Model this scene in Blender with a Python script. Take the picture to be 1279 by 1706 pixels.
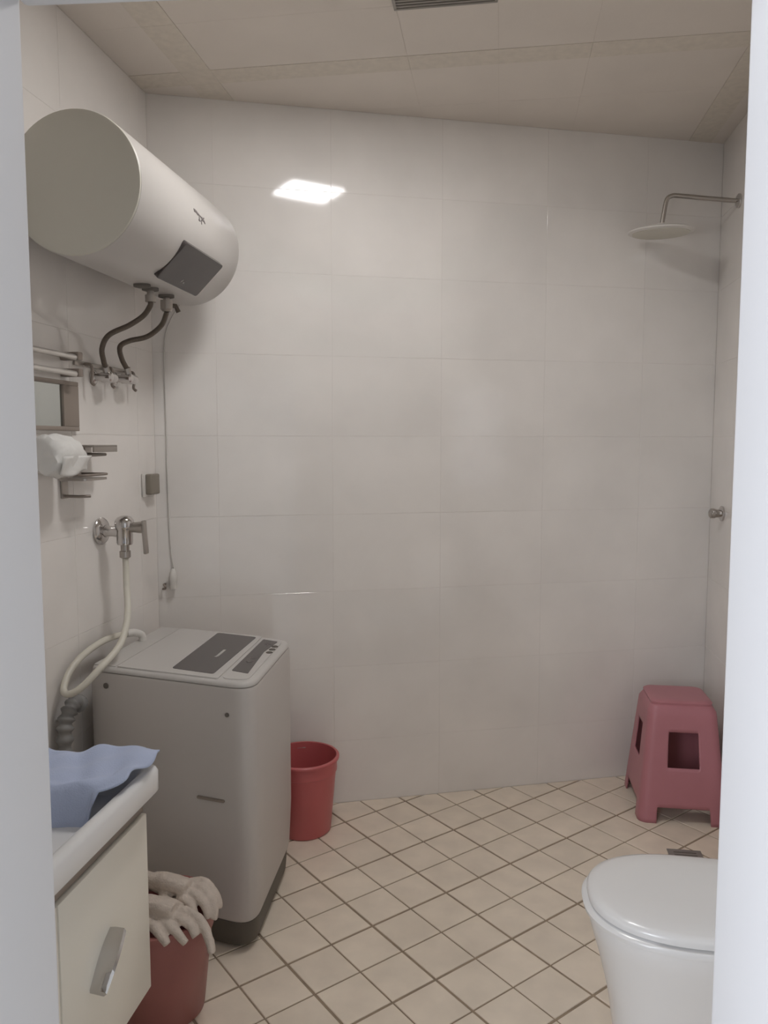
import bpy, bmesh, math, random
from mathutils import Vector, Matrix
random.seed(7)
for o in list(bpy.data.objects): bpy.data.objects.remove(o, do_unlink=True)
scene = bpy.context.scene
COL = scene.collection
PI = math.pi

# ------------------------------------------------------------------ camera
cam_d = bpy.data.cameras.new('camera'); cam = bpy.data.objects.new('camera', cam_d); COL.objects.link(cam)
cam_d.sensor_fit = 'VERTICAL'; cam_d.sensor_height = 36.0; cam_d.lens = 36.0*1300/1706
cam_d.clip_start = 0.02
cam.location = (0, 0, 1.5)
cam.rotation_euler = (PI/2 - math.atan(116/1300), 0, math.radians(8.4))
scene.camera = cam
# ------------------------------------------------------------------ world: soft daylight of the hall behind the camera
w = bpy.data.worlds.new('world'); scene.world = w; w.use_nodes = True
bg = w.node_tree.nodes['Background']; bg.inputs[0].default_value = (0.93, 0.96, 1.0, 1); bg.inputs[1].default_value = 0.45
# daylight from the hall window, left behind the camera
ld = bpy.data.lights.new('hall_window_light', 'AREA'); ld.shape = 'RECTANGLE'; ld.size = 1.2; ld.size_y = 1.4
ld.energy = 38; ld.color = (0.86, 0.91, 1.0)
lo = bpy.data.objects.new('hall_window_light', ld); COL.objects.link(lo)
lo.location = (-1.3, -1.15, 1.7)
lo.rotation_euler = (Vector((0.25, 1.2, 1.0)) - lo.location).to_track_quat('-Z', 'Y').to_euler()
# exposure
vs = scene.view_settings
vs.view_transform = 'Standard'; vs.look = 'None'; vs.gamma = 1.0; vs.use_curve_mapping = False
vs.exposure = 0.6
LAMP = 32.0

# ------------------------------------------------------------------ materials
def srgb(r, g, b):
    f = lambda c: (c/255/12.92) if c/255 <= 0.04045 else ((c/255+0.055)/1.055)**2.4
    return (f(r), f(g), f(b), 1)
def mat(name, col, rough=0.5, metal=0.0, var=0.0, scale=8.0, bump=0.0, bscale=60.0, coat=0.0, objvar=0.0, spec=0.5, sss=0):
    m = bpy.data.materials.new(name); m.use_nodes = True
    nt = m.node_tree; N = nt.nodes; L = nt.links; b = N['Principled BSDF']
    b.inputs['Roughness'].default_value = rough; b.inputs['Metallic'].default_value = metal
    b.inputs['Specular IOR Level'].default_value = spec
    if coat: b.inputs['Coat Weight'].default_value = coat; b.inputs['Coat Roughness'].default_value = 0.06
    tc = N.new('ShaderNodeTexCoord')
    c = srgb(*col)
    nz = N.new('ShaderNodeTexNoise'); nz.inputs['Scale'].default_value = scale; nz.inputs['Detail'].default_value = 5
    L.new(tc.outputs['Object'], nz.inputs['Vector'])
    v = max(var, 0.015)
    mx = N.new('ShaderNodeMix'); mx.data_type = 'RGBA'
    mx.inputs['A'].default_value = tuple(max(0, x*(1-v)) for x in c[:3])+(1,)
    mx.inputs['B'].default_value = tuple(min(1, x*(1+v)) for x in c[:3])+(1,)
    mr = N.new('ShaderNodeMapRange'); mr.inputs['From Min'].default_value = 0.3; mr.inputs['From Max'].default_value = 0.7
    L.new(nz.outputs['Fac'], mr.inputs['Value']); L.new(mr.outputs['Result'], mx.inputs['Factor'])
    out = mx.outputs['Result']
    if objvar:
        oi = N.new('ShaderNodeObjectInfo'); hs = N.new('ShaderNodeHueSaturation')
        m2 = N.new('ShaderNodeMapRange'); m2.inputs['To Min'].default_value = 1-objvar; m2.inputs['To Max'].default_value = 1+objvar
        L.new(oi.outputs['Random'], m2.inputs['Value']); L.new(m2.outputs['Result'], hs.inputs['Value'])
        L.new(out, hs.inputs['Color']); out = hs.outputs['Color']
    L.new(out, b.inputs['Base Color'])
    if bump:
        n2 = N.new('ShaderNodeTexNoise'); n2.inputs['Scale'].default_value = bscale; n2.inputs['Detail'].default_value = 3
        L.new(tc.outputs['Object'], n2.inputs['Vector'])
        bp = N.new('ShaderNodeBump'); bp.inputs['Strength'].default_value = bump; bp.inputs['Distance'].default_value = 0.004
        L.new(n2.outputs['Fac'], bp.inputs['Height']); L.new(bp.outputs['Normal'], b.inputs['Normal'])
    return m
M = {}
M['wall_tile'] = mat('cream_glazed_tile', (238, 233, 228), 0.07, var=0.05, scale=3.0, bump=0.03, bscale=5, objvar=0.012)
M['wall_grout'] = mat('pale_grout', (234, 228, 222), 0.7, var=0.03, scale=30)
M['floor_tile'] = mat('beige_floor_tile', (236, 222, 204), 0.34, var=0.07, scale=9, bump=0.05, bscale=40, objvar=0.035)
M['floor_grout'] = mat('brown_grout', (158, 140, 120), 0.85, var=0.12, scale=20)
M['ceiling'] = mat('matt_ceiling_panel', (228, 219, 209), 0.55, var=0.03, scale=4, objvar=0.01)
M['ceiling_band'] = mat('embossed_ceiling_band', (222, 213, 200), 0.6, var=0.05, scale=40, bump=0.5, bscale=60)
M['ceiling_joint'] = mat('ceiling_joint', (216, 206, 195), 0.8)
M['plaster'] = mat('hall_plaster', (214, 214, 212), 0.8, var=0.02)
M['jamb'] = mat('white_door_lining', (226, 226, 228), 0.7, var=0.01, scale=3, spec=0.25)
M['heater'] = mat('heater_white_enamel', (202, 197, 192), 0.3, var=0.01, scale=3)
M['heater_cap'] = mat('heater_cap_plastic', (212, 208, 196), 0.5, var=0.015, scale=3)
M['dark_plastic'] = mat('dark_glossy_panel', (74, 68, 67), 0.22, var=0.05)
M['mark_grey'] = mat('grey_print', (120, 112, 110), 0.5)
M['pale_mark'] = mat('pale_print', (190, 186, 180), 0.4)
M['hose_dark'] = mat('braided_hose', (104, 94, 84), 0.42, metal=0.3, var=0.15, scale=200)
M['chrome'] = mat('chrome', (205, 202, 200), 0.14, metal=1.0)
M['satin'] = mat('satin_steel', (178, 172, 166), 0.32, metal=0.9)
M['washer'] = mat('washer_grey_shell', (194, 188, 183), 0.38, var=0.015, scale=3)
M['washer_top'] = mat('washer_top_plastic', (198, 194, 190), 0.33, var=0.015, scale=3)
M['washer_base'] = mat('washer_base_plastic', (92, 86, 78), 0.55, var=0.05)
M['seam'] = mat('dark_seam', (110, 104, 98), 0.7)
M['white_hose'] = mat('ivory_hose', (216, 211, 198), 0.4, var=0.02)
M['drain_hose'] = mat('grey_corrugated_hose', (138, 136, 134), 0.5, var=0.05)
M['white_plastic'] = mat('white_plastic', (222, 218, 212), 0.4, var=0.01)
M['socket'] = mat('grey_socket', (140, 132, 120), 0.35, var=0.04)
M['vanity'] = mat('cream_lacquer', (236, 231, 219), 0.3, var=0.012, scale=3)
M['ceramic'] = mat('white_ceramic', (232, 231, 230), 0.2, var=0.008, scale=3)
M['rail'] = mat('grey_brown_rail', (150, 139, 130), 0.4, metal=0.4)
M['blue_cloth'] = mat('pale_blue_cotton', (186, 197, 224), 0.9, var=0.05, scale=12, bump=0.3, bscale=300)
M['glove'] = mat('off_white_glove_cotton', (205, 192, 180), 0.9, var=0.08, scale=40, bump=0.5, bscale=260)
M['bin'] = mat('red_brown_plastic', (152, 96, 91), 0.4, var=0.05)
M['red'] = mat('red_plastic', (198, 103, 104), 0.35, var=0.03)
M['stool'] = mat('rose_red_plastic', (184, 122, 130), 0.4, var=0.04)
M['mirror'] = mat('mirror_glass', (200, 205, 203), 0.05, metal=1.0)
M['frame_brown'] = mat('mirror_frame', (150, 138, 128), 0.5, var=0.04)
M['paper'] = mat('white_paper', (232, 230, 226), 0.9, var=0.02, scale=20, bump=0.25, bscale=60)
M['bright_steel'] = mat('bright_steel', (222, 218, 213), 0.3, metal=0.6)
M['steel_drain'] = mat('floor_drain_steel', (150, 147, 142), 0.45, metal=0.2)
M['lamp_frame'] = mat('lamp_frame', (150, 144, 136), 0.4)
e = bpy.data.materials.new('lamp_diffuser'); e.use_nodes = True
eb = e.node_tree.nodes['Principled BSDF']; eb.inputs['Base Color'].default_value = (0.9, 0.9, 0.9, 1)
eb.inputs['Emission Color'].default_value = (1.0, 0.99, 0.985, 1); eb.inputs['Emission Strength'].default_value = LAMP
M['lamp'] = e

# ------------------------------------------------------------------ helpers
def link(name, bm, m, parent=None, smooth=None):
    me = bpy.data.meshes.new(name)
    bmesh.ops.recalc_face_normals(bm, faces=bm.faces[:])
    bm.to_mesh(me); bm.free()
    o = bpy.data.objects.new(name, me); COL.objects.link(o)
    me.materials.append(M[m] if isinstance(m, str) else m)
    if smooth is not None:
        for p in me.polygons: p.use_smooth = True
        me.set_sharp_from_angle(angle=math.radians(smooth))
    if parent: o.parent = parent
    return o
def empty(name, loc=(0, 0, 0)):
    o = bpy.data.objects.new(name, None); o.empty_display_size = 0.05; COL.objects.link(o); o.location = loc
    return o
def tag(o, label=None, cat=None, group=None, kind=None):
    if label: o['label'] = label
    if cat: o['category'] = cat
    if group: o['group'] = group
    if kind: o['kind'] = kind
    return o
def B(): return bmesh.new()
def box(bm, a, b, bev=0, seg=2):
    t = bmesh.new()
    vs_ = [t.verts.new((x, y, z)) for x in (a[0], b[0]) for y in (a[1], b[1]) for z in (a[2], b[2])]
    for f in ((0,1,3,2),(4,6,7,5),(0,4,5,1),(2,3,7,6),(0,2,6,4),(1,5,7,3)): t.faces.new([vs_[i] for i in f])
    if bev: bmesh.ops.bevel(t, geom=t.edges[:], offset=bev, segments=seg, profile=0.5, affect='EDGES')
    me = bpy.data.meshes.new('tmp'); t.to_mesh(me); t.free(); bm.from_mesh(me); bpy.data.meshes.remove(me)
def catmull(pts, n=8):
    P = [Vector(p) for p in pts]; out = []
    for i in range(len(P)-1):
        p0 = P[max(i-1, 0)]; p1 = P[i]; p2 = P[i+1]; p3 = P[min(i+2, len(P)-1)]
        for k in range(n):
            t = k/n
            out.append(0.5*((2*p1)+(p2-p0)*t+(2*p0-5*p1+4*p2-p3)*t*t+(3*p1-p0-3*p2+p3)*t**3))
    out.append(P[-1]); return out
def tube(bm, pts, r, n=12, smooth=0, cap=True, flat=1.0):
    P = catmull(pts, smooth) if smooth else [Vector(p) for p in pts]
    k = len(P); R = r if callable(r) else (lambda t: r)
    up = None; rings = []
    for i, p in enumerate(P):
        d = (P[min(i+1, k-1)]-P[max(i-1, 0)]).normalized()
        if up is None:
            up = d.orthogonal().normalized()
        up = (up - d*up.dot(d)).normalized(); s = d.cross(up)
        rr = R(i/(k-1))
        rings.append([bm.verts.new(p+(up*math.cos(2*PI*j/n)*flat+s*math.sin(2*PI*j/n))*rr) for j in range(n)])
    for a, b in zip(rings, rings[1:]):
        for j in range(n): bm.faces.new((a[j], a[(j+1) % n], b[(j+1) % n], b[j]))
    if cap: bm.faces.new(rings[0][::-1]); bm.faces.new(rings[-1])
def lathe(bm, prof, origin=(0, 0, 0), axis='Z', n=40, closed_ends=True):
    O = Vector(origin)
    def P(r, h, a):
        c, s = math.cos(a)*r, math.sin(a)*r
        return O + (Vector((c, s, h)) if axis == 'Z' else Vector((h, c, s)) if axis == 'X' else Vector((c, h, s)))
    rings = []
    for (r, h) in prof:
        rings.append([bm.verts.new(P(0, h, 0))] if r < 1e-6 else [bm.verts.new(P(r, h, 2*PI*j/n)) for j in range(n)])
    for a, b in zip(rings, rings[1:]):
        if len(a) == 1 and len(b) == 1: continue
        for j in range(n):
            k = (j+1) % n
            if len(a) == 1: bm.faces.new((a[0], b[k], b[j]))
            elif len(b) == 1: bm.faces.new((a[j], a[k], b[0]))
            else: bm.faces.new((a[j], a[k], b[k], b[j]))
def loft(bm, rings, cap0=True, cap1=True):
    R = [[bm.verts.new(p) for p in r] for r in rings]
    n = len(R[0])
    for a, b in zip(R, R[1:]):
        for j in range(n): bm.faces.new((a[j], a[(j+1) % n], b[(j+1) % n], b[j]))
    if cap0: bm.faces.new(R[0][::-1])
    if cap1: bm.faces.new(R[-1])
def roundpoly(pts, rad, seg=6):
    """round the corners of a 2-D polygon"""
    out = []; n = len(pts)
    for i in range(n):
        p = Vector(pts[i]); a = Vector(pts[i-1]); b = Vector(pts[(i+1) % n])
        rr = rad[i] if isinstance(rad, (list, tuple)) else rad
        d1 = (a-p).normalized(); d2 = (b-p).normalized()
        p1 = p+d1*rr; p2 = p+d2*rr
        for k in range(seg+1):
            t = k/seg
            out.append(((1-t)**2)*p1+2*t*(1-t)*p+t*t*p2)
    return out
def prism(bm, poly, z0, z1):
    loft(bm, [[(p[0], p[1], z0) for p in poly], [(p[0], p[1], z1) for p in poly]])
def part_box(name, a, b, m, parent, bev=0.0, seg=2):
    bm = B(); box(bm, a, b, bev, seg); return link(name, bm, m, parent, 40 if bev else None)
def part_tube(name, pts, r, m, parent, n=12, smooth=0, **k):
    bm = B(); tube(bm, pts, r, n, smooth, **k); return link(name, bm, m, parent, 50)
def part_lathe(name, prof, origin, axis, m, parent, n=40):
    bm = B(); lathe(bm, prof, origin, axis, n); return link(name, bm, m, parent, 35)

# ------------------------------------------------------------------ the room
XL, XR, H = -1.305, 0.937, 2.78
YC = 2.836; K = 0.368                                   # back wall runs askew: y = YC + K (x - XL)
YB = lambda x: YC + K*(x-XL)
PLd = Vector((-0.498, 0.796)); A4 = math.radians(4.7)   # room-side edge of the left door jamb; door wall direction
T = Vector((math.cos(A4), math.sin(A4))); Nn = Vector((-math.sin(A4), math.cos(A4)))
OPEN = 0.7355
YF = lambda x: PLd.y + (x-PLd.x)*math.tan(A4)
room = [(XL, YF(XL)), (XR, YF(XR)), (XR, YB(XR)), (XL, YC)]

def clip(poly, a, b):
    out = []
    s = lambda p: (b[0]-a[0])*(p[1]-a[1])-(b[1]-a[1])*(p[0]-a[0])
    for i in range(len(poly)):
        p, q = poly[i-1], poly[i]; sp, sq = s(p), s(q)
        if (sp >= 0) != (sq >= 0):
            t = sp/(sp-sq); out.append((p[0]+(q[0]-p[0])*t, p[1]+(q[1]-p[1])*t))
        if sq >= 0: out.append(q)
    return out
def clip_to(poly, region):
    for i in range(len(region)):
        poly = clip(poly, region[i-1], region[i])
        if len(poly) < 3: return []
    return poly
def area(p): return abs(sum(p[i-1][0]*p[i][1]-p[i][0]*p[i-1][1] for i in range(len(p))))/2
def slab(bm, poly, z0, z1, ch):
    """flat piece with a small chamfer round its top"""
    c = Vector((sum(p[0] for p in poly)/len(poly), sum(p[1] for p in poly)/len(poly)))
    ins = [Vector(p)+(c-Vector(p)).normalized()*ch*1.3 for p in poly]
    loft(bm, [[(p[0], p[1], z0) for p in poly], [(p[0], p[1], z1-ch*0.6) for p in poly], [(p[0], p[1], z1) for p in ins]], cap0=False)

# floor: grout bed with 300 mm tiles, each scored into four squares, laid on the diagonal
bm = B(); prism(bm, room, -0.08, -0.003); floor = link('floor', bm, 'floor_grout'); tag(floor, kind='structure', label='beige diagonal tiled bathroom floor')
C0 = Vector((-0.158, 2.492)); P_ = 0.3035
e1 = Vector((0.70711, 0.70711)); e2 = Vector((-0.70711, 0.70711))
full_mesh = None; rest = B(); nfl = 0
for i in range(-16, 17):
    for j in range(-16, 17):
        g0, g1 = 0.0042, 0.0026
        u0 = i*P_/2 + (g0 if i % 2 == 0 else g1); u1 = (i+1)*P_/2 - (g1 if i % 2 == 0 else g0)
        v0 = j*P_/2 + (g0 if j % 2 == 0 else g1); v1 = (j+1)*P_/2 - (g1 if j % 2 == 0 else g0)
        q = [C0+e1*u0+e2*v0, C0+e1*u1+e2*v0, C0+e1*u1+e2*v1, C0+e1*u0+e2*v1]
        q = [(p.x, p.y) for p in q]
        c = clip_to(q, room)
        if not c or area(c) < 0.0004: continue
        if sum(p[1] for p in c)/len(c) < 1.45:
            slab(rest, c, -0.006, 0.0, 0.002); continue
        bm = B(); slab(bm, c, -0.006, 0.0, 0.002); link('tile', bm, 'floor_tile', floor); nfl += 1
tag(link('tile_field', rest, 'floor_tile', floor), kind='stuff')

# tiled walls, built in their own plane: u along the wall, z up; tiles 450 x 310
def tiled_wall(name, p0, p1, inward, label, u_off, recess=0.0):
    p0 = Vector(p0); p1 = Vector(p1); L = (p1-p0).length; d = (p1-p0).normalized(); n = Vector(inward).normalized()
    W3 = lambda u, z, k: Vector((p0.x+d.x*u+n.x*k, p0.y+d.y*u+n.y*k, z))
    bm = B()
    loft(bm, [[W3(-0.12, -0.08, k), W3(L+0.12, -0.08, k), W3(L+0.12, H+0.1, k), W3(-0.12, H+0.1, k)] for k in (-0.12, -0.0011)])
    wall = link(name, bm, 'wall_grout'); tag(wall, label, kind='structure')
    TW, TH, g, ch = 0.45, 0.315, 0.0005, 0.0007
    cols = [u_off + k*TW for k in range(-8, 12)]
    rows = [-0.05 + k*TH for k in range(-1, 11)]
    for c0 in cols:
        for r0 in rows:
            a = max(c0, 0.0)+g; b = min(c0+TW, L)-g; lo_ = max(r0, 0.0)+g; hi = min(r0+TH, H)-g
            if b-a < 0.01 or hi-lo_ < 0.01: continue
            bm = B()
            rg = lambda i_, k: [W3(a+i_, lo_+i_, k), W3(b-i_, lo_+i_, k), W3(b-i_, hi-i_, k), W3(a+i_, hi-i_, k)]
            loft(bm, [rg(0, -0.004), rg(0, -0.0005), rg(ch, 0.0)], cap0=False)
            link('tile', bm, 'wall_tile', wall)
    return wall
du = Vector((1, K)).normalized()
tiled_wall('wall_back', (XL, YC), (XR, YB(XR)), (du.y, -du.x), 'cream glazed tiled back wall', 0.235)
tiled_wall('wall_left', (XL, YF(XL)), (XL, YC), (1, 0), 'cream glazed tiled left wall', 0.17)
tiled_wall('wall_right', (XR, YF(XR)), (XR, YB(XR)), (-1, 0), 'cream glazed tiled right wall', 0.11)

# ceiling: plain panels between embossed bands
bm = B(); prism(bm, [(XL-.12, YF(XL)-.3), (XR+.12, YF(XR)-.3), (XR+.12, YB(XR)+.16), (XL-.12, YC+.1)], H+0.0012, H+0.1)
ceil = link('ceiling', bm, 'ceiling_joint'); tag(ceil, 'beige panelled ceiling with embossed bands', kind='structure')
xs = [XL, -1.115, -1.005, -0.32, -0.02, 0.28, 0.78, 0.88, XR]
ys = [0.60, 1.20, 1.80, 2.10, 2.40, 2.70, 2.80, 3.10, 3.70]
for i in range(len(xs)-1):
    for j in range(len(ys)-1):
        band = i in (1, 6) or j == 5
        q = [(xs[i]+.0004, ys[j]+.0004), (xs[i+1]-.0004, ys[j]+.0004), (xs[i+1]-.0004, ys[j+1]-.0004), (xs[i]+.0004, ys[j+1]-.0004)]
        c = clip_to(q, room)
        if not c or area(c) < 1e-4: continue
        bm = B(); zt = H-0.0012 if band else H
        prism(bm, c, zt, H+0.006)
        link('band_panel' if band else 'panel', bm, 'ceiling_band' if band else 'ceiling', ceil)

# door wall with its opening (the camera looks in from the hall)
def dw(u, k, z): return Vector((PLd.x+T.x*u+Nn.x*k, PLd.y+T.y*u+Nn.y*k, z))
def dbox(bm, u0, u1, k0, k1, z0, z1, bev=0, seg=3, edges=None):
    t = bmesh.new()
    v = [t.verts.new(dw(u, k, z)) for u in (u0, u1) for k in (k0, k1) for z in (z0, z1)]
    for f in ((0,1,3,2),(4,6,7,5),(0,4,5,1),(2,3,7,6),(0,2,6,4),(1,5,7,3)): t.faces.new([v[i] for i in f])
    if bev:
        bmesh.ops.recalc_face_normals(t, faces=t.faces[:])
        bmesh.ops.bevel(t, geom=t.edges[:], offset=bev, segments=seg, profile=0.5, affect='EDGES')
    me = bpy.data.meshes.new('tmp'); t.to_mesh(me); t.free(); bm.from_mesh(me); bpy.data.meshes.remove(me)
HD = 1.9515
bm = B()
dbox(bm, -1.1, -0.03, -0.2, -0.012, -0.08, H+.1); dbox(bm, OPEN+.03, 1.75, -0.2, -0.012, -0.08, H+.1); dbox(bm, -0.03, OPEN+.03, -0.2, -0.012, HD+.03, H+.1)
tag(link('wall_front', bm, 'plaster'), 'plastered wall around the bathroom doorway', kind='structure')
trim = tag(empty('trim_1', dw(OPEN/2, -.1, 0)), 'white lining of the bathroom doorway', kind='structure')
def keep(o, par):
    o.parent = par; o.matrix_parent_inverse = par.matrix_basis.inverted() if False else Matrix.Translation(-par.location); return o
bm = B(); dbox(bm, -0.035, 0.0, -0.21, 0.0, 0, HD+.035, 0.013, 4); keep(link('jamb', bm, 'jamb', None, 60), trim)
bm = B(); dbox(bm, OPEN, OPEN+.045, -0.21, 0.0, 0, HD+.035, 0.019, 5); keep(link('jamb', bm, 'jamb', None, 60), trim)
bm = B(); dbox(bm, 0.0, OPEN, -0.21, 0.0, HD, HD+.035, 0.008, 3); keep(link('head', bm, 'jamb', None, 60), trim)

# ------------------------------------------------------------------ ceiling lamp
lamp = tag(empty('ceiling_lamp', (-0.305, 2.175, H)), 'flush square ceiling lamp with pale frame just above the view', 'lamp')
def P(o, par): return keep(o, par)
bm = B()
LX0, LX1, LY0, LY1 = -.462, -.150, 2.035, 2.305
for a, b in (((LX0, LY0), (LX1, LY0+.012)), ((LX0, LY1-.012), (LX1, LY1)), ((LX0, LY0+.012), (LX0+.012, LY1-.012)), ((LX1-.012, LY0+.012), (LX1, LY1-.012))):
    box(bm, (a[0], a[1], H-.014), (b[0], b[1], H-.0005), 0.002)
P(link('frame', bm, 'lamp_frame', None, 40), lamp)
bm = B(); box(bm, (LX0+.011, LY0+.011, H-.014), (LX1-.011, LY1-.011, H-.001)); P(link('diffuser', bm, 'lamp'), lamp)
# slim vent grille beyond the lamp
vent = tag(empty('ceiling_vent', (-.17, 2.36, H)), 'slim grey slatted vent in the ceiling at the top edge', 'vent')
bm = B()
for a, b in (((-.325, 2.315), (-.022, 2.324)), ((-.325, 2.396), (-.022, 2.405)), ((-.325, 2.324), (-.316, 2.396)), ((-.031, 2.324), (-.022, 2.396))): box(bm, (a[0], a[1], H-.012), (b[0], b[1], H-.0005), .0015)
P(link('frame', bm, 'lamp_frame', None, 40), vent)
P(part_box('backing', (-.317, 2.323, H-.004), (-.030, 2.397, H-.0008), 'seam', None), vent)
for k in range(5): P(part_box('slat', (-.317, 2.327+k*.0145, H-.010), (-.030, 2.335+k*.0145, H-.006), 'lamp_frame', None), vent)

# ------------------------------------------------------------------ water heater
HX, HZ, HR = -1.10, 2.17, 0.185
Y0, Y1 = 1.945, 2.742
heater = tag(empty('water_heater', (HX, 2.32, HZ)), 'white horizontal cylindrical water heater hung high on the left wall', 'water heater')
P(part_lathe('shell', [(HR-.010, Y0+.009), (HR-.001, Y0+.0095), (HR, Y0+.012), (HR, Y1-.035), (HR-.010, Y1-.012), (HR-.035, Y1-.003), (0, Y1)], (HX, 0, HZ), 'Y', 'heater', None, 72), heater)
P(part_lathe('end_cap', [(0, Y0-.004), (HR-.05, Y0-.003), (HR-.012, Y0-.001), (HR-.002, Y0+.002), (HR, Y0+.006), (HR-.004, Y0+.0085), (0, Y0+.0085)], (HX, 0, HZ), 'Y', 'heater_cap', None, 72), heater)
# control panel: a flat dark plate set on the lower front of the cylinder
am = math.radians(-45.2); pn = Vector((math.cos(am), 0, math.sin(am))); pt = Vector((-math.sin(am), 0, math.cos(am)))
pc = Vector((HX, 2.406, HZ)); hy_, ht_ = .155, .069
rr_ = roundpoly([(-hy_, -ht_), (hy_, -ht_), (hy_, ht_), (-hy_, ht_)], .012, 5)
bm = B(); loft(bm, [[pc+pn*dd+Vector((0, p.x*kk, 0))+pt*(p.y*kk) for p in rr_] for dd, kk in ((HR-.030, 1.0), (HR+.001, 1.0), (HR+.0025, .985))])
pan = P(link('control_panel', bm, 'dark_plastic', None, 30), heater); tag(pan, 'dark square control panel')
def stroke_bm(bm, y_0, a_0, y_1, a_1, wd, r=HR):
    p, q = Vector((y_0, math.radians(a_0)*r)), Vector((y_1, math.radians(a_1)*r)); d = (q-p).normalized(); n = Vector((-d.y, d.x))*wd/2
    W = lambda v, rr: (HX+rr*math.cos(v.y/r), v.x, HZ+rr*math.sin(v.y/r))
    c = [p+n, p-n, q-n, q+n]
    loft(bm, [[W(v, r-.002) for v in c], [W(v, r+.0012) for v in c]])
bm = B()
for s in ((2.303, 8.6, 2.316, 6.8), (2.304, 6.6, 2.315, 8.8), (2.318, 8.2, 2.347, 6.0), (2.318, 7.4, 2.334, 5.6), (2.342, 5.9, 2.342, 1.4),
          (2.336, 1.4, 2.350, 1.4), (2.352, 6.0, 2.384, 3.6), (2.362, 3.4, 2.382, 6.8), (2.364, 6.2, 2.372, 3.0), (2.359, 3.0, 2.359, -0.8), (2.372, 4.6, 2.388, 2.2)):
    stroke_bm(bm, *s, 0.0042)
P(link('logo', bm, 'mark_grey'), heater)
bm = B()
for (y0_, t0_, y1_, t1_) in ((-.012, -.046, -.006, -.040), (.003, -.046, .012, -.046)):
    q = [(y0_, t0_-.002), (y1_, t1_-.002), (y1_, t1_+.003), (y0_, t0_+.003)]
    loft(bm, [[pc+pn*dd+Vector((0, a, 0))+pt*b for a, b in q] for dd in (HR+.001, HR+.0032)])
P(link('indicator', bm, 'pale_mark'), pan)
# fittings on the underside
for yy in (2.330, 2.388, 2.508):
    P(part_lathe('pipe_collar', [(0, 0), (.026, 0), (.026, -.012), (.018, -.014), (0, -.014)], (HX, yy, HZ-HR+.006), 'Z', 'seam', None, 24), heater)
P(part_lathe('pipe_stub', [(.011, 0), (.011, -.02), (.017, -.021), (.017, -.042), (0, -.043)], (HX, 2.388, HZ-HR), 'Z', 'satin', None, 20), heater)
sv = P(part_lathe('safety_valve', [(.011, 0), (.011, -.014), (.02, -.016), (.02, -.045), (.014, -.052), (0, -.053)], (HX, 2.508, HZ-HR), 'Z', 'satin', None, 20), heater)
bm = B(); tube(bm, [(HX, 2.515, HZ-HR-.03), (HX+.02, 2.535, HZ-HR-.03), (HX+.028, 2.54, HZ-HR-.05)], .008, 10); P(link('relief_lever', bm, 'hose_dark', None, 50), heater)
P(part_box('wall_bracket', (XL+.001, 2.06, 2.17), (HX-HR+.03, 2.12, 2.25), 'satin', None, .003), heater)
P(part_box('wall_bracket', (XL+.001, 2.52, 2.17), (HX-HR+.03, 2.58, 2.25), 'satin', None, .003), heater)

# two dark hoses from the heater down to the wall valves
h1 = [(-1.1, 2.388, 1.945), (-1.105, 2.392, 1.93), (-1.14, 2.416, 1.905), (-1.18, 2.399, 1.874), (-1.22, 2.343, 1.837), (-1.24, 2.333, 1.795), (-1.25, 2.36, 1.757), (-1.256, 2.385, 1.738)]
h2 = [(-1.1, 2.508, 1.935), (-1.108, 2.520, 1.925), (-1.14, 2.55, 1.893), (-1.18, 2.527, 1.855), (-1.22, 2.477, 1.835), (-1.235, 2.442, 1.812), (-1.25, 2.482, 1.777), (-1.25, 2.522, 1.744)]
for pts, lab in ((h1, 'dark flexible hose from heater, the longer one on the left'), (h2, 'dark flexible hose from heater, the one nearer the corner')):
    bm = B(); tube(bm, pts, .0085, 12, 10); o = link('flexible_hose', bm, 'hose_dark', None, 60)
    tag(o, lab, 'hose', 'heater hoses')
    hv = pts[-1]
    bm = B(); tube(bm, [Vector(pts[-1])+Vector((0, -.006, .008)), Vector(pts[-1])+Vector((0, .004, -.014))], .0115, 8); link('hose_nut', bm, 'satin', o, 30)
def valve(y, z, lab, long_):
    v = tag(empty('angle_valve', (XL, y, z)), lab, 'valve', 'angle valves under the heater')
    P(part_lathe('wall_flange', [(0, .001), (.024, .001), (.024, .005), (.014, .012), (0, .012)], (XL, y, z), 'X', 'chrome', None, 24), v)
    P(part_lathe('valve_body', [(.012, .01), (.012, .03), (.017, .032), (.017, .064), (.012, .068), (0, .068)], (XL, y, z), 'X', 'chrome', None, 20), v)
    P(part_lathe('valve_handle', [(0, .0), (.016, .0), (.018, .006), (.016, long_), (0, long_+.002)], (XL+.05, y+.014, z), 'Y', 'chrome', None, 16), v)
valve(2.389, 1.710, 'small chrome valve at the end of the longer heater hose', .03)
valve(2.526, 1.716, 'small chrome valve nearest the corner under the heater', .04)

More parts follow.
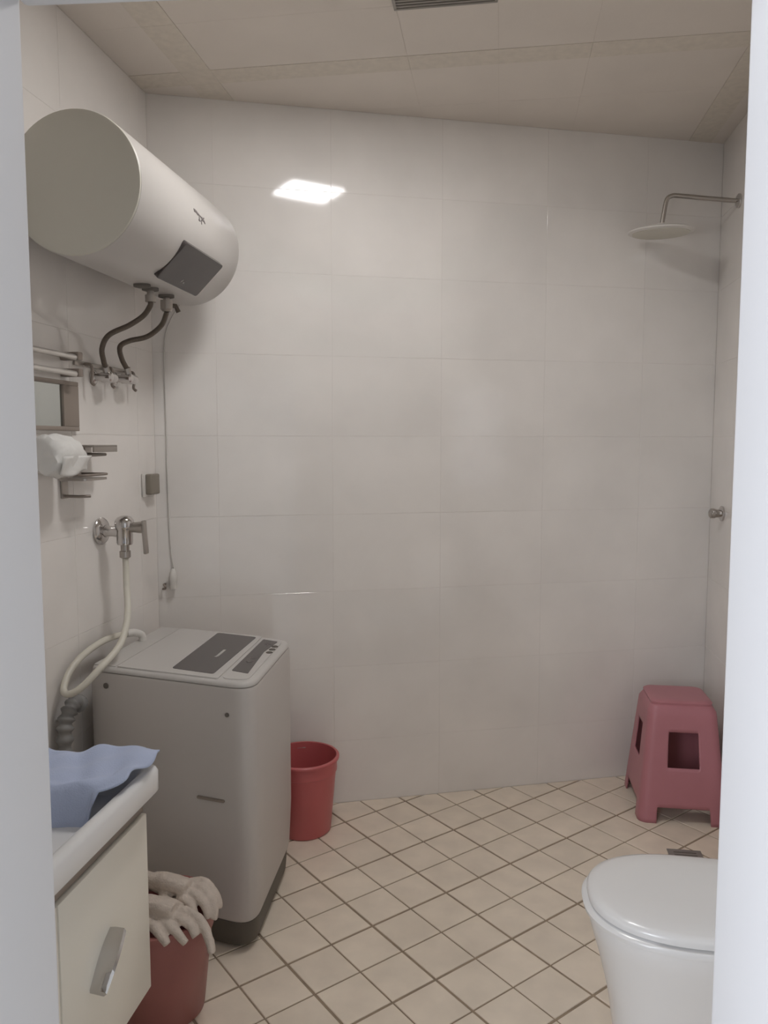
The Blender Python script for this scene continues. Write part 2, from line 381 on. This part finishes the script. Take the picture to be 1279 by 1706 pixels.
# ------------------------------------------------------------------ towel rack, hook rail, mirror, holders on the left wall
rack = tag(empty('towel_rack', (XL, 1.9, 1.73)), 'steel towel rack of two bars above the framed mirror', 'towel rack')
for z in (1.757, 1.708):
    P(part_box('bracket', (XL+.001, 2.196, z-.012), (XL+.062, 2.222, z+.012), 'rail', None, .003), rack)
    P(part_tube('bar', [(XL+.05, 1.42, z-.004), (XL+.05, 2.205, z-.004)], .0085, 'bright_steel', None), rack)
    P(part_box('bracket', (XL+.001, 1.42, z-.012), (XL+.062, 1.44, z+.012), 'rail', None, .003), rack)
hk = tag(empty('hook_rail', (XL, 2.33, 1.72)), 'slim steel rail with small hooks between rack and heater valves', 'hook rail')
P(part_box('backplate', (XL+.001, 2.27, 1.738), (XL+.008, 2.62, 1.754), 'satin', None, .002), hk)
for y in (2.325, 2.457, 2.612):
    bm = B(); tube(bm, [(XL+.007, y, 1.746), (XL+.03, y, 1.742), (XL+.034, y, 1.715), (XL+.03, y, 1.690), (XL+.04, y, 1.680)], .005, 8, 4); P(link('hook', bm, 'rail', None, 50), hk)
mir = tag(empty('wall_mirror', (XL, 1.95, 1.61)), 'small wall mirror with a grey-brown frame beneath the towel rack', 'mirror')
P(part_box('glass', (XL+.001, 1.66, 1.545), (XL+.007, 2.19, 1.675), 'mirror', None), mir)
for a, b in (((1.645, 1.535), (2.275, 1.548)), ((1.645, 1.672), (2.275, 1.685)), ((2.19, 1.548), (2.275, 1.672)), ((1.645, 1.548), (1.66, 1.672))):
    P(part_box('frame', (XL+.001, a[0], a[1]), (XL+.014, b[0], b[1]), 'frame_brown', None, .002), mir)

ph = tag(empty('paper_holder', (XL, 2.28, 1.49)), 'flat steel toilet paper holder beside the white paper roll', 'paper holder')
P(part_box('lid', (XL+.004, 2.21, 1.485), (XL+.095, 2.355, 1.492), 'satin', None, .002), ph)
P(part_box('lid_front', (XL+.088, 2.21, 1.470), (XL+.095, 2.355, 1.490), 'satin', None, .002), ph)
P(part_box('backplate', (XL+.001, 2.315, 1.452), (XL+.006, 2.355, 1.492), 'satin', None), ph)
P(part_tube('roll_bar', [(XL+.003, 2.335, 1.462), (XL+.06, 2.335, 1.462), (XL+.066, 2.330, 1.462), (XL+.066, 2.20, 1.460)], .005, 'rail', None), ph)
roll = tag(empty('paper_roll', (XL+.075, 2.12, 1.46)), 'crumpled white roll of toilet paper on the left wall', 'paper roll')
bm = B()
lathe(bm, [(0, 1.992), (.02, 1.984), (.045, 1.98), (.054, 1.99), (.058, 2.02), (.060, 2.05), (.057, 2.09), (.052, 2.13), (.04, 2.142), (.02, 2.138), (0, 2.142)], (XL+.066, 0, 1.462), 'Y', 28)
for v in bm.verts:
    k = 0.006*math.sin(v.co.y*80+v.co.z*70)+.005*math.sin(v.co.x*110+v.co.z*50); v.co.x += k; v.co.z += k*.7
P(link('roll', bm, 'paper', None, 60), roll)
bm = B()
g = {}
for i in range(13):
    for j in range(9):
        u = i/12; v = j/8
        g[i, j] = bm.verts.new((XL+.125+.004*math.sin(u*9+v*3)-.012*v, 1.985+.15*u, 1.462-.05*v-.008*math.sin(u*5)*v))
for i in range(12):
    for j in range(8): bm.faces.new((g[i, j], g[i+1, j], g[i+1, j+1], g[i, j+1]))
tail = P(link('hanging_sheet', bm, 'paper', None, 60), roll); s = tail.modifiers.new('thick', 'SOLIDIFY'); s.thickness = .0015

sd = tag(empty('soap_dish', (XL, 2.25, 1.38)), 'grey steel soap dish on the wall below the paper holder', 'soap dish')
bm = B()
prism(bm, roundpoly([(XL+.002, 2.165), (XL+.095, 2.165), (XL+.095, 2.30), (XL+.002, 2.30)], [.002, .03, .03, .002]), 1.385, 1.392)
P(link('tray', bm, 'satin', None, 30), sd)
bm = B(); pl_ = roundpoly([(XL+.002, 2.165), (XL+.095, 2.165), (XL+.095, 2.30), (XL+.002, 2.30)], [.002, .03, .03, .002])
tube(bm, [(p[0], p[1], 1.402) for p in pl_], .004, 8); P(link('rim_wire', bm, 'rail', None, 50), sd)
P(part_box('bracket', (XL+.001, 2.175, 1.330), (XL+.007, 2.21, 1.40), 'satin', None, .002), sd)
P(part_tube('support', [(XL+.004, 2.19, 1.338), (XL+.05, 2.19, 1.337), (XL+.075, 2.215, 1.337)], .0045, 'rail', None), sd)

# ------------------------------------------------------------------ wall tap
tap = tag(empty('wall_tap', (XL, 2.40, 1.21)), 'chrome wall tap with lever handle above the washing machine', 'tap')
P(part_lathe('wall_flange', [(0, .001), (.044, .001), (.046, .008), (.040, .016), (.026, .022), (0, .022)], (XL, 2.40, 1.208), 'X', 'chrome', None, 36), tap)
P(part_lathe('inlet_pipe', [(.021, .02), (.019, .03), (.017, .045), (.019, .058), (.019, .075)], (XL, 2.40, 1.208), 'X', 'chrome', None, 24), tap)
P(part_lathe('valve_body', [(0, .0), (.024, .002), (.026, .010), (.026, .05), (.030, .056), (.032, .066), (.030, .082), (.022, .092), (.010, .097), (0, .098)], (XL+.088, 2.40, 1.163), 'Z', 'chrome', None, 28), tap)
lv = P(part_lathe('lever_hub', [(.016, .0), (.017, .03), (.019, .045), (.019, .06), (0, .062)], (XL+.096, 2.40, 1.222), 'X', 'satin', None, 20), tap)
bm = B(); box(bm, (XL+.150, 2.387, 1.135), (XL+.160, 2.413, 1.245), .004); 
for v in bm.verts: v.co.x += (1.245-v.co.z)*.06
P(link('lever', bm, 'satin', None, 40), tap)
P(part_lathe('outlet', [(.014, .0), (.014, -.02), (.018, -.022), (.018, -.042), (.012, -.046), (0, -.046)], (XL+.088, 2.40, 1.165), 'Z', 'satin', None, 20), tap)
# ivory inlet hose from the tap to the washing machine
wp = [(-1.217, 2.40, 1.125), (-1.213, 2.395, 1.09), (-1.203, 2.375, 1.03), (-1.183, 2.34, 0.972), (-1.163, 2.285, 0.922), (-1.157, 2.225, 0.872), (-1.176, 2.142, 0.826), (-1.214, 2.10, 0.778), (-1.250, 2.09, 0.758),
      (-1.272, 2.10, 0.768), (-1.279, 2.14, 0.803), (-1.272, 2.20, 0.838), (-1.266, 2.30, 0.856), (-1.258, 2.38, 0.858), (-1.240, 2.45, 0.854)]
bm = B(); tube(bm, wp, .0105, 14, 8); ih = tag(link('inlet_hose', bm, 'white_hose', None, 60), 'ivory inlet hose looping from the wall tap to the washing machine', 'hose')
bm = B(); tube(bm, [(-1.243, 2.44, .855), (-1.228, 2.468, .852), (-1.212, 2.490, .840), (-1.210, 2.492, .8195)], .013, 12, 4); link('hose_elbow', bm, 'white_plastic', ih, 60)
# grey corrugated drain hose by the wall
prof = []
bm = B(); dp = catmull([(-1.262, 2.17, .70), (-1.262, 2.14, .715), (-1.266, 2.10, .68), (-1.266, 2.085, .60), (-1.262, 2.08, .45), (-1.25, 2.085, .25), (-1.235, 2.07, .08), (-1.20, 2.03, .028), (-1.12, 2.02, .026)], 14)
n_ = len(dp)
tube(bm, dp, lambda t: .022+.0045*math.sin(t*n_*1.15), 14)
tag(link('drain_hose', bm, 'drain_hose', None, 70), 'grey corrugated drain hose hanging beside the washing machine', 'hose')

# ------------------------------------------------------------------ socket, cord with plug
so = tag(empty('wall_socket', (XL, 2.757, 1.34)), 'grey wall socket on the left wall close to the corner', 'socket')
P(part_box('faceplate', (XL+.001, 2.712, 1.297), (XL+.010, 2.802, 1.385), 'white_plastic', None, .003), so)
P(part_box('splash_cover', (XL+.008, 2.726, 1.306), (XL+.034, 2.800, 1.383), 'socket', None, .006, 3), so)
cord = tag(empty('power_cord', (-1.26, 2.85, 1.4)), 'thin white cord with a plug hanging down the corner', 'cord')
P(part_tube('wire', [(-1.10, 2.746, 2.06), (-1.16, 2.79, 2.02), (-1.24, 2.848, 1.95), (-1.262, 2.846, 1.85), (-1.262, 2.8475, 1.60), (-1.262, 2.8475, 1.35), (-1.256, 2.8480, 1.10), (-1.246, 2.8500, 1.01)], .0027, 'white_plastic', None, 8, 10), cord)
bm = B(); lathe(bm, [(.004, .03), (.009, .022), (.014, .010), (.016, -.01), (.014, -.03), (.013, -.05), (0, -.052)], (-1.244, 2.838, .985), 'Z', 16); P(link('plug', bm, 'white_plastic', None, 50), cord)
ck = tag(empty('wall_clip', (-1.28, 2.84, .945)), 'tiny dark clip on the wall beside the white plug', 'clip')
bm = B(); tube(bm, [(-1.278, 2.841, .952), (-1.278, 2.826, .952), (-1.270, 2.820, .946), (-1.272, 2.826, .936), (-1.284, 2.828, .934)], .004, 8, 3); P(link('hook', bm, 'rail', None, 50), ck)

# ------------------------------------------------------------------ washing machine
Q = [(-1.240, 2.185), (-0.680, 2.070), (-0.704, 2.590), (-1.240, 2.712)]
ZT = 0.82
def quad(u, v):
    a = Vector(Q[0]).lerp(Vector(Q[1]), u); b = Vector(Q[3]).lerp(Vector(Q[2]), u); return a.lerp(b, v)
def inner(m_, r, seg=8):
    c = sum((Vector(p) for p in Q), Vector((0, 0)))/4
    out = []
    for p in Q:
        d = Vector(p)-c; out.append(tuple(c+Vector((d.x*(1-m_/abs(d.x)), d.y*(1-m_/abs(d.y))))))
    return roundpoly(out, r, seg)
wm = tag(empty('washing_machine', (-.99, 2.45, 0)), 'grey top-loading washing machine with dark lid window in the corner', 'washing machine')
rad = [.03, .075, .06, .03]
bm = B()
R3 = lambda m_, r, z: [(p.x, p.y, z) for p in inner(m_, r)]
loft(bm, [R3(.016, rad, .088), R3(.010, rad, .096), R3(.006, rad, .12), R3(.0, rad, .26), R3(.0, rad, .792), R3(.003, rad, .800), R3(.016, rad, .803)])
body = P(link('cabinet', bm, 'washer', None, 50), wm)
bm = B(); loft(bm, [R3(.024, rad, .012), R3(.018, rad, .02), R3(.013, rad, .09)]); base = P(link('base', bm, 'washer_base', None, 50), wm)
for u, v in ((.12, .12), (.86, .12), (.86, .86), (.12, .86)):
    p = quad(u, v); P(part_lathe('foot', [(0, .0), (.022, .0), (.022, .01), (.014, .012), (.014, .03)], (p.x, p.y, 0), 'Z', 'washer_base', None, 16), wm)
bm = B(); loft(bm, [R3(.005, rad, .8015), R3(.003, rad, .803), R3(.003, rad, .807), R3(.005, rad, .813), R3(.012, rad, .8165), R3(.022, rad, .818)])
top = P(link('top_cover', bm, 'washer_top', None, 50), wm)
def wq(name, uv, z0, z1, m, par, r=.004):
    pts = [tuple(quad(*c)) for c in uv]; bm = B(); poly = roundpoly(pts, r, 4)
    loft(bm, [[(p.x, p.y, z0) for p in poly], [(p.x, p.y, z1-.001) for p in poly], [(p.x*.998+.002*sum(q[0] for q in pts)/4, p.y*.998+.002*sum(q[1] for q in pts)/4, z1) for p in poly]])
    return P(link(name, bm, m, None, 30), par)
# lid: hinge line at u=.17, front line at u=.80
wq('rear_deck', [(.02, .035), (.160, .035), (.160, .965), (.02, .965)], .815, .8195, 'washer_top', wm)
lid = wq('lid', [(.170, .03), (.792, .03), (.792, .97), (.170, .97)], .815, .8215, 'washer_top', wm, .008)
win = wq('lid_window', [(.485, .105), (.745, .09), (.760, .93), (.470, .945)], .820, .8225, 'dark_plastic', lid, .012); win['label'] = 'dark glossy lid window'
# pale print on the window
def wstroke(par, pts, wd, m, name='print', z=.8233):
    bm = B(); 
    for a, b in zip(pts, pts[1:]):
        a = quad(*a); b = quad(*b); d = (b-a).normalized(); n = Vector((-d.y, d.x))*wd/2
        loft(bm, [[(p.x, p.y, z-.001) for p in (a-n, a+n, b+n, b-n)], [(p.x, p.y, z) for p in (a-n, a+n, b+n, b-n)]])
    return P(link(name, bm, m), par)
wstroke(win, [(.648, .40), (.655, .42), (.655, .565)], .009, 'pale_mark')
cp = wq('control_panel', [(.805, .04), (.955, .07), (.952, .90), (.805, .965)], .815, .8205, 'washer_top', wm, .03)
dsp = wq('display', [(.822, .19), (.925, .17), (.900, .62), (.925, .88), (.818, .90)], .82, .8215, 'dark_plastic', cp, .006)
for v in (.62, .69, .76):
    p = quad(.935, v); P(part_lathe('button', [(.011, 0), (.011, .002), (.008, .0035), (0, .0038)], (p.x, p.y, .82), 'Z', 'washer_base', None, 14), cp)
wstroke(dsp, [(.855, .80), (.905, .80)], .004, 'mark_grey', 'print', .822); wstroke(dsp, [(.88, .755), (.88, .83)], .004, 'mark_grey', 'print', .822)
for v0 in (.40, .48):
    wstroke(dsp, [(.85, v0), (.862, v0-.03), (.885, v0-.02), (.89, v0+.02)], .003, 'mark_grey', 'print', .822)
# painted shade strip of the slot grip and two screws on the side facing the door
def side(u, z, k): 
    a = Vector(Q[0]).lerp(Vector(Q[1]), u); d = (Vector(Q[1])-Vector(Q[0])).normalized(); n = Vector((d.y, -d.x)); return Vector((a.x+n.x*k, a.y+n.y*k, z))
bm = B(); loft(bm, [[side(.67, .459, k), side(.83, .459, k), side(.83, .467, k), side(.67, .467, k)] for k in (-.003, .007)]); bmesh.ops.bevel(bm, geom=bm.edges[:], offset=.0015, segments=2, affect='EDGES')
P(link('grip_slot_shade', bm, 'frame_brown', None, 40), body)  # raised bar, its darker colour stands for the shade in the slot
for u, z in ((.115, .762), (.853, .722)):
    bm = B(); c = side(u, z, 0); d = side(u, z, .003)-c
    tube(bm, [c, c+d], .0065 if u > .5 else .009, 12); P(link('screw', bm, 'seam', None, 40), body)

# ------------------------------------------------------------------ red bucket behind the washing machine
def bucket(name, loc, hgt, rb, rt, m, label, lip=.008):
    t = .0035
    prof = [(0, 0), (rb-.006, 0), (rb, .006), (rb+(rt-rb)*.80, hgt*.80), (rb+(rt-rb)*.81+.004, hgt*.81), (rb+(rt-rb)*.83+.004, hgt*.83), (rt-.002, hgt-.012), (rt+lip, hgt-.010), (rt+lip, hgt-.003), (rt+lip-.003, hgt), (rt-t, hgt), (rb-t+.002, .012), (rb-.012, .007), (0, .007)]
    e_ = tag(empty(name, loc), label, 'bucket' if 'bucket' in name else 'bin')
    bm = B(); lathe(bm, prof, loc, 'Z', 56); P(link('tub', bm, m, None, 40), e_)
    return e_
bk = bucket('plastic_bucket', (-.735, 2.848, 0), .297, .104, .130, 'red', 'red plastic bucket on the floor behind the washing machine')
bm = B(); tube(bm, [(-.735+.132*math.cos(a), 2.843+.132*math.sin(a)*1.0, .274) for a in [math.radians(x) for x in range(100, 261, 8)]], .003, 8); P(link('bail', bm, 'satin', None, 50), bk)

# ------------------------------------------------------------------ red-brown bin with gloves
bn = bucket('waste_bin', (-.872, 1.85, 0), .285, .112, .142, 'bin', 'red-brown plastic bin on the floor behind the vanity cabinet', .006)
def glove(name, label, cuff, palm, fingers, rp):
    bm = B()
    tube(bm, cuff, lambda t: rp*(1.14-.12*t)+.0035*math.sin(t*70), 24, 26, flat=.40)
    tube(bm, palm, lambda t: rp*(.98+.12*math.sin(PI*t)), 16, 6, flat=.5)
    for f in fingers: tube(bm, f, lambda t: .0168*(1-.28*t*t), 12, 5, flat=.8)
    o = link(name, bm, 'glove', None, 80)
    md = o.modifiers.new('weld', 'REMESH'); md.mode = 'VOXEL'; md.voxel_size = .003; md.use_smooth_shade = True
    sm = o.modifiers.new('soft', 'SMOOTH'); sm.factor = .5; sm.iterations = 2
    tx = bpy.data.textures.new('wrinkle', 'CLOUDS'); tx.noise_scale = .03
    dm = o.modifiers.new('wrinkle', 'DISPLACE'); dm.texture = tx; dm.strength = .007; dm.mid_level = .5
    tag(o, label, 'glove', 'gloves on the bin'); return o
glove('work_glove', 'off-white cotton glove lying over the bin, the upper one with curled fingers',
      [(-1.00, 1.90, .302), (-.94, 1.90, .318), (-.88, 1.885, .322)], [(-.89, 1.888, .322), (-.84, 1.875, .325), (-.785, 1.862, .322)],
      [[(-.80, 1.892, .325), (-.765, 1.892, .332), (-.735, 1.876, .322), (-.716, 1.862, .298), (-.712, 1.855, .285)],
       [(-.80, 1.870, .325), (-.760, 1.866, .332), (-.728, 1.848, .316), (-.715, 1.836, .288), (-.716, 1.830, .272)],
       [(-.80, 1.852, .322), (-.765, 1.842, .326), (-.735, 1.828, .308), (-.726, 1.818, .280)],
       [(-.81, 1.838, .318), (-.780, 1.822, .316), (-.758, 1.808, .296), (-.752, 1.802, .282)],
       [(-.86, 1.855, .318), (-.835, 1.822, .316), (-.812, 1.806, .302)]], .052)
glove('work_glove', 'off-white cotton glove on the bin, the lower one with one long finger hanging down',
      [(-.99, 1.815, .298), (-.93, 1.815, .300), (-.87, 1.808, .303)], [(-.885, 1.808, .303), (-.845, 1.802, .305), (-.79, 1.792, .303)],
      [[(-.82, 1.800, .303), (-.775, 1.795, .310), (-.735, 1.785, .298), (-.706, 1.766, .268), (-.690, 1.752, .235)],
       [(-.83, 1.782, .303), (-.79, 1.772, .307), (-.755, 1.766, .296), (-.733, 1.756, .272)],
       [(-.84, 1.768, .301), (-.805, 1.752, .301), (-.775, 1.742, .286), (-.752, 1.738, .264)],
       [(-.86, 1.758, .300), (-.83, 1.736, .299), (-.805, 1.724, .284), (-.792, 1.718, .270)],
       [(-.86, 1.822, .305), (-.83, 1.832, .309), (-.80, 1.825, .308)]], .056)

# ------------------------------------------------------------------ vanity with basin and blue cloth
van = tag(empty('vanity_cabinet', (-1.0, 1.2, .29)), 'cream wall-hung vanity cabinet with chrome handle by the doorway', 'cabinet')
VX = -.752; VY0, VY1 = .885, 1.547
bm = B(); box(bm, (XL+.002, VY0, .290), (VX-.018, VY1, .690), .002); P(link('carcass', bm, 'vanity', None, 40), van)
for ya_, yb_ in ((VY0+.002, 1.196), (1.200, VY1-.001)):
    d = P(part_box('door', (VX-.017, ya_, .292), (VX, yb_, .694), 'vanity', None, .003), van)
    yc = yb_-.20 if ya_ > 1 else ya_+.14
    bm = B()
    # broad slanting bow handle: an arched plate standing off the door
    for_a = Vector((yc+.028, .540)); for_b = Vector((yc-.055, .468)); rings = []
    for k in range(15):
        t = k/14; c = for_a.lerp(for_b, t); up = .010*math.sin(PI*t)
        x1 = VX+.034+.006*math.sin(PI*t)
        rings.append([(VX-.002, c.x, c.y+up-.004), (x1-.006, c.x, c.y+up-.008), (x1, c.x, c.y+up-.003), (x1-.004, c.x, c.y+up+.003), (VX+.012, c.x, c.y+up+.004), (VX-.002, c.x, c.y+up+.002)])
    loft(bm, rings); P(link('handle', bm, 'chrome', None, 40), d)
for q0, q1 in ((VY0, VY0+.016), (VY1-.016, VY1)): P(part_box('side_rail', (XL+.002, q0, .690), (VX-.018, q1, .741), 'vanity', None, .001), van)
P(part_box('rail', (VX-.017, VY0+.002, .697), (VX-.008, VY1-.001, .741), 'rail', None, .001), van)
bas = tag(empty('basin_top', (-1.0, 1.2, .77)), 'white ceramic basin top on the vanity cabinet', 'basin')
outer = [(XL+.003, .872), (-.724, .872), (-.724, 1.566), (XL+.003, 1.566)]
def ins(poly, a): 
    x0, y0 = poly[0]; x1, y1 = poly[2]; return [(x0+a, y0+a), (x1-a, y0+a), (x1-a, y1-a), (x0+a, y1-a)]
rp = lambda poly, r, z: [(p.x, p.y, z) for p in roundpoly(poly, r, 6)]
bm = B()
loft(bm, [rp(ins(outer, .012), .02, .742), rp(ins(outer, .003), .024, .744), rp(outer, .026, .748), rp(outer, .026, .790), rp(ins(outer, .004), .025, .798), rp(ins(outer, .010), .024, .801), rp(ins(outer, .022), .024, .800), rp(ins(outer, .030), .03, .790),
          rp([(XL+.13, .925), (-.764, .925), (-.764, 1.525), (XL+.13, 1.525)], .06, .752), rp([(XL+.16, .96), (-.79, .96), (-.79, 1.49), (XL+.16, 1.49)], .09, .712), rp([(XL+.2, 1.0), (-.84, 1.0), (-.84, 1.45), (XL+.2, 1.45)], .09, .700)])
P(link('basin', bm, 'ceramic', None, 50), bas)
# blue cloth
bm = B(); g = {}; NX, NY = 60, 56
def step(a, b, t):
    t = min(1, max(0, (t-a)/(b-a))); return t*t*(3-2*t)
for i in range(NX+1):
    for j in range(NY+1):
        u = i/NX; v = j/NY
        y = 1.215+.352*v
        fold = .43+.05*math.sin(u*7.5+.6)+.02*math.sin(u*17)
        up = step(fold-.02, fold+.02, v)                       # 0 down in the bowl, 1 on the rim
        xr = -.835+.110*step(.36, .60, v)
        x = -1.12+(xr+1.12)*u+.012*math.sin(u*9+v*13)*(1-up)*(u < .97)
        x += .006*math.sin(v*17)*(u > .9)
        low = .728+.010*math.sin(u*13+v*9)+.006*math.sin(u*27-v*14)
        high = .824+.006*math.sin(u*9+v*7)+.005*math.sin(u*15-v*21)+.003*math.sin(u*31+v*13)+.006*v-.020*(1-u)
        z = low+(high-low)*up
        if u > .93: z -= (u-.93)*.10*up
        g[i, j] = bm.verts.new((x, y+.006*math.sin(u*8)*step(.8, 1, v), z))
for i in range(NX):
    for j in range(NY): bm.faces.new((g[i, j], g[i+1, j], g[i+1, j+1], g[i, j+1]))
cl = link('blue_cloth', bm, 'blue_cloth', None, 180); tag(cl, 'crumpled pale blue cloth lying over the basin corner', 'cloth')
md = cl.modifiers.new('thick', 'SOLIDIFY'); md.thickness = .004; md.offset = 1

# ------------------------------------------------------------------ toilet
toi = tag(empty('toilet', (.6, 1.85, 0)), 'white ceramic toilet with closed lid against the right wall', 'toilet')
TY = 1.852
def dsh(xf, xr, hw, z, n=40, pw=2.35, rr=.03):
    """D outline: superelliptic front toward -x, straight sides, square rear"""
    a = min(xr-xf-.02, hw*1.32); xc = xf+a; out = []
    for k in range(n+1):
        t = PI/2+PI*k/n
        c, s = math.cos(t), math.sin(t)
        out.append((xc+a*math.copysign(abs(c)**(2/pw), c), TY+hw*math.copysign(abs(s)**(2/pw), s), z))
    out += [(xr, TY-hw*.94, z), (xr, TY+hw*.94, z)]
    return out
bm = B()
loft(bm, [dsh(.300, .74, .118, 0), dsh(.298, .74, .118, .02), dsh(.290, .74, .122, .09), dsh(.276, .74, .134, .18), dsh(.254, .74, .152, .27), dsh(.234, .74, .172, .34), dsh(.226, .74, .180, .372), dsh(.228, .74, .180, .384), dsh(.24, .74, .17, .386)])
P(link('bowl', bm, 'ceramic', None, 50), toi)
bm = B(); loft(bm, [dsh(.228, .72, .184, .388), dsh(.214, .72, .192, .392), dsh(.212, .72, .194, .402), dsh(.218, .72, .190, .408), dsh(.24, .72, .17, .409)])
P(link('seat', bm, 'ceramic', None, 50), toi)
bm = B(); loft(bm, [dsh(.230, .72, .180, .411), dsh(.224, .72, .184, .414), dsh(.224, .72, .184, .424), dsh(.230, .72, .180, .431), dsh(.248, .72, .168, .4355), dsh(.30, .71, .13, .4385), dsh(.38, .70, .07, .4395)])
P(link('lid', bm, 'ceramic', None, 50), toi)
for s in (-1, 1): P(part_tube('hinge', [(.728, TY+s*.075-.02, .41), (.728, TY+s*.075+.02, .41)], .012, 'ceramic', None, 12), toi)
bm = B(); box(bm, (.745, TY-.19, .375), (XR-.004, TY+.19, .735), .02, 4); P(link('tank', bm, 'ceramic', None, 50), toi)
tl = None
bm = B(); box(bm, (.735, TY-.198, .737), (XR-.003, TY+.198, .768), .01, 3); tl = P(link('tank_lid', bm, 'ceramic', None, 50), toi)
P(part_lathe('flush_button', [(.022, 0), (.022, .004), (.019, .006), (0, .006)], (.84, TY, .768), 'Z', 'chrome', None, 24), tl)

# ------------------------------------------------------------------ red stool
st = tag(empty('plastic_stool', (.735, 3.28, 0)), 'rose-red moulded plastic stool in the far right corner', 'stool')
SH = .462; bx_, by_ = .172, .192; tx_, ty_ = .130, .122
def rsq(t, hx, hy, r):
    """point on a rounded rectangle, t in 0..1, sides start at (+x) going ccw; returns x,y"""
    # 4 sides, each 1/4 of the parameter
    s = int(t*4) % 4; f = t*4-int(t*4)
    f2 = 2*f-1
    if s == 0: p = (hx, f2*hy)
    elif s == 1: p = (-f2*hx, hy)
    elif s == 2: p = (-hx, -f2*hy)
    else: p = (f2*hx, -hy)
    x, y = p
    ax, ay = abs(x), abs(y)
    if ax > hx-r and ay > hy-r:
        dx, dy = ax-(hx-r), ay-(hy-r); l = math.hypot(dx, dy)
        if l > 1e-9:
            ax = hx-r+dx/l*r; ay = hy-r+dy/l*r
    return math.copysign(ax, x), math.copysign(ay, y)
bm = B(); NT, NVv = 160, 30; g = {}
for j in range(NVv+1):
    v = j/NVv; z = SH*v
    k = v if v < .93 else v
    hx = bx_+(tx_-bx_)*v; hy = by_+(ty_-by_)*v
    if v > .93: hx -= (v-.93)*.22; hy -= (v-.93)*.22
    for i in range(NT):
        x, y = rsq(i/NT, hx, hy, .035); g[i, j] = bm.verts.new((.735+x, 3.28+y, z))
for j in range(NVv):
    for i in range(NT):
        f = ((i+.5)/NT*4) % 1; f2 = abs(2*f-1); v = (j+.5)/NVv
        side_ = int((i+.5)/NT*4)
        if v < .13 and f2 < .60+.0*v: continue
        hole = (side_ != 1 and .46 < v < .76 and f2 < (.40 if side_ in (1, 3) else .34))
        if hole: continue
        bm.faces.new((g[i, j], g[(i+1) % NT, j], g[(i+1) % NT, j+1], g[i, j+1]))
for v_ in [v_ for v_ in bm.verts if not v_.link_faces]: bm.verts.remove(v_)
sh = P(link('leg_shell', bm, 'stool', None, 50), st); md = sh.modifiers.new('thick', 'SOLIDIFY'); md.thickness = .006; md.offset = -1
bm = B()
R4 = lambda k, z: [(.735+p[0], 3.28+p[1], z) for p in (rsq(i/96, tx_+k, ty_+k, .035) for i in range(96))]
loft(bm, [R4(-.012, SH-.012), R4(-.010, SH+.002), R4(-.016, SH+.007), R4(-.03, SH+.009), R4(-.05, SH+.0095)])
P(link('seat_top', bm, 'stool', None, 40), st)

# ------------------------------------------------------------------ shower and mixer on the right wall
shw = tag(empty('rain_shower', (XR, 3.39, 2.455)), 'white round rain shower head on a bent arm from the right wall', 'shower')
P(part_lathe('wall_flange', [(0, -.001), (.028, -.001), (.028, -.008), (.014, -.016), (0, -.016)], (XR, 3.39, 2.462), 'X', 'chrome', None, 24), shw)
P(part_tube('arm', [(XR-.01, 3.39, 2.462), (.80, 3.39, 2.478), (.70, 3.39, 2.492), (.675, 3.39, 2.492), (.656, 3.39, 2.478), (.645, 3.39, 2.42), (.640, 3.39, 2.385)], .009, 'satin', None, 12, 5), shw)
hd = P(part_lathe('head', [(0, -.006), (.118, -.006), (.128, -.002), (.129, .003), (.12, .008), (.05, .014), (.02, .022), (.014, .034), (0, .036)], (.637, 3.39, 2.352), 'Z', 'white_plastic', None, 48), shw)
P(part_lathe('nozzle_plate', [(0, -.0085), (.112, -.0085), (.113, -.005)], (.637, 3.39, 2.352), 'Z', 'heater_cap', None, 40), shw)
for o_ in shw.children:
    if o_.name.startswith(('head', 'nozzle')):
        c_ = Vector((.637, 3.39, 2.352)); o_.data.transform(Matrix.Translation(c_) @ Matrix.Rotation(math.radians(3.2), 4, 'X') @ Matrix.Translation(-c_))
mx = tag(empty('shower_mixer', (XR, 3.46, 1.2)), 'small chrome shower mixer low on the right wall', 'mixer')
P(part_lathe('wall_flange', [(0, -.001), (.032, -.001), (.032, -.008), (.018, -.016), (0, -.016)], (XR, 3.46, 1.20), 'X', 'chrome', None, 24), mx)
P(part_lathe('body', [(.016, -.012), (.018, -.03), (.021, -.034), (.021, -.05), (.012, -.056), (0, -.057)], (XR, 3.46, 1.20), 'X', 'satin', None, 24), mx)
P(part_box('lever', (XR-.055, 3.40, 1.205), (XR-.043, 3.465, 1.217), 'satin', None, .003), mx)

# ------------------------------------------------------------------ floor drain
dr = tag(empty('floor_drain', (.69, 2.83, 0)), 'square steel floor drain behind the toilet', 'drain')
P(part_box('plate', (.63, 2.77, -.001), (.75, 2.89, .003), 'steel_drain', None, .001), dr)
for k in range(5):
    P(part_box('slot', (.65, 2.792+k*.018, .0025), (.73, 2.798+k*.018, .0036), 'seam', None), dr)
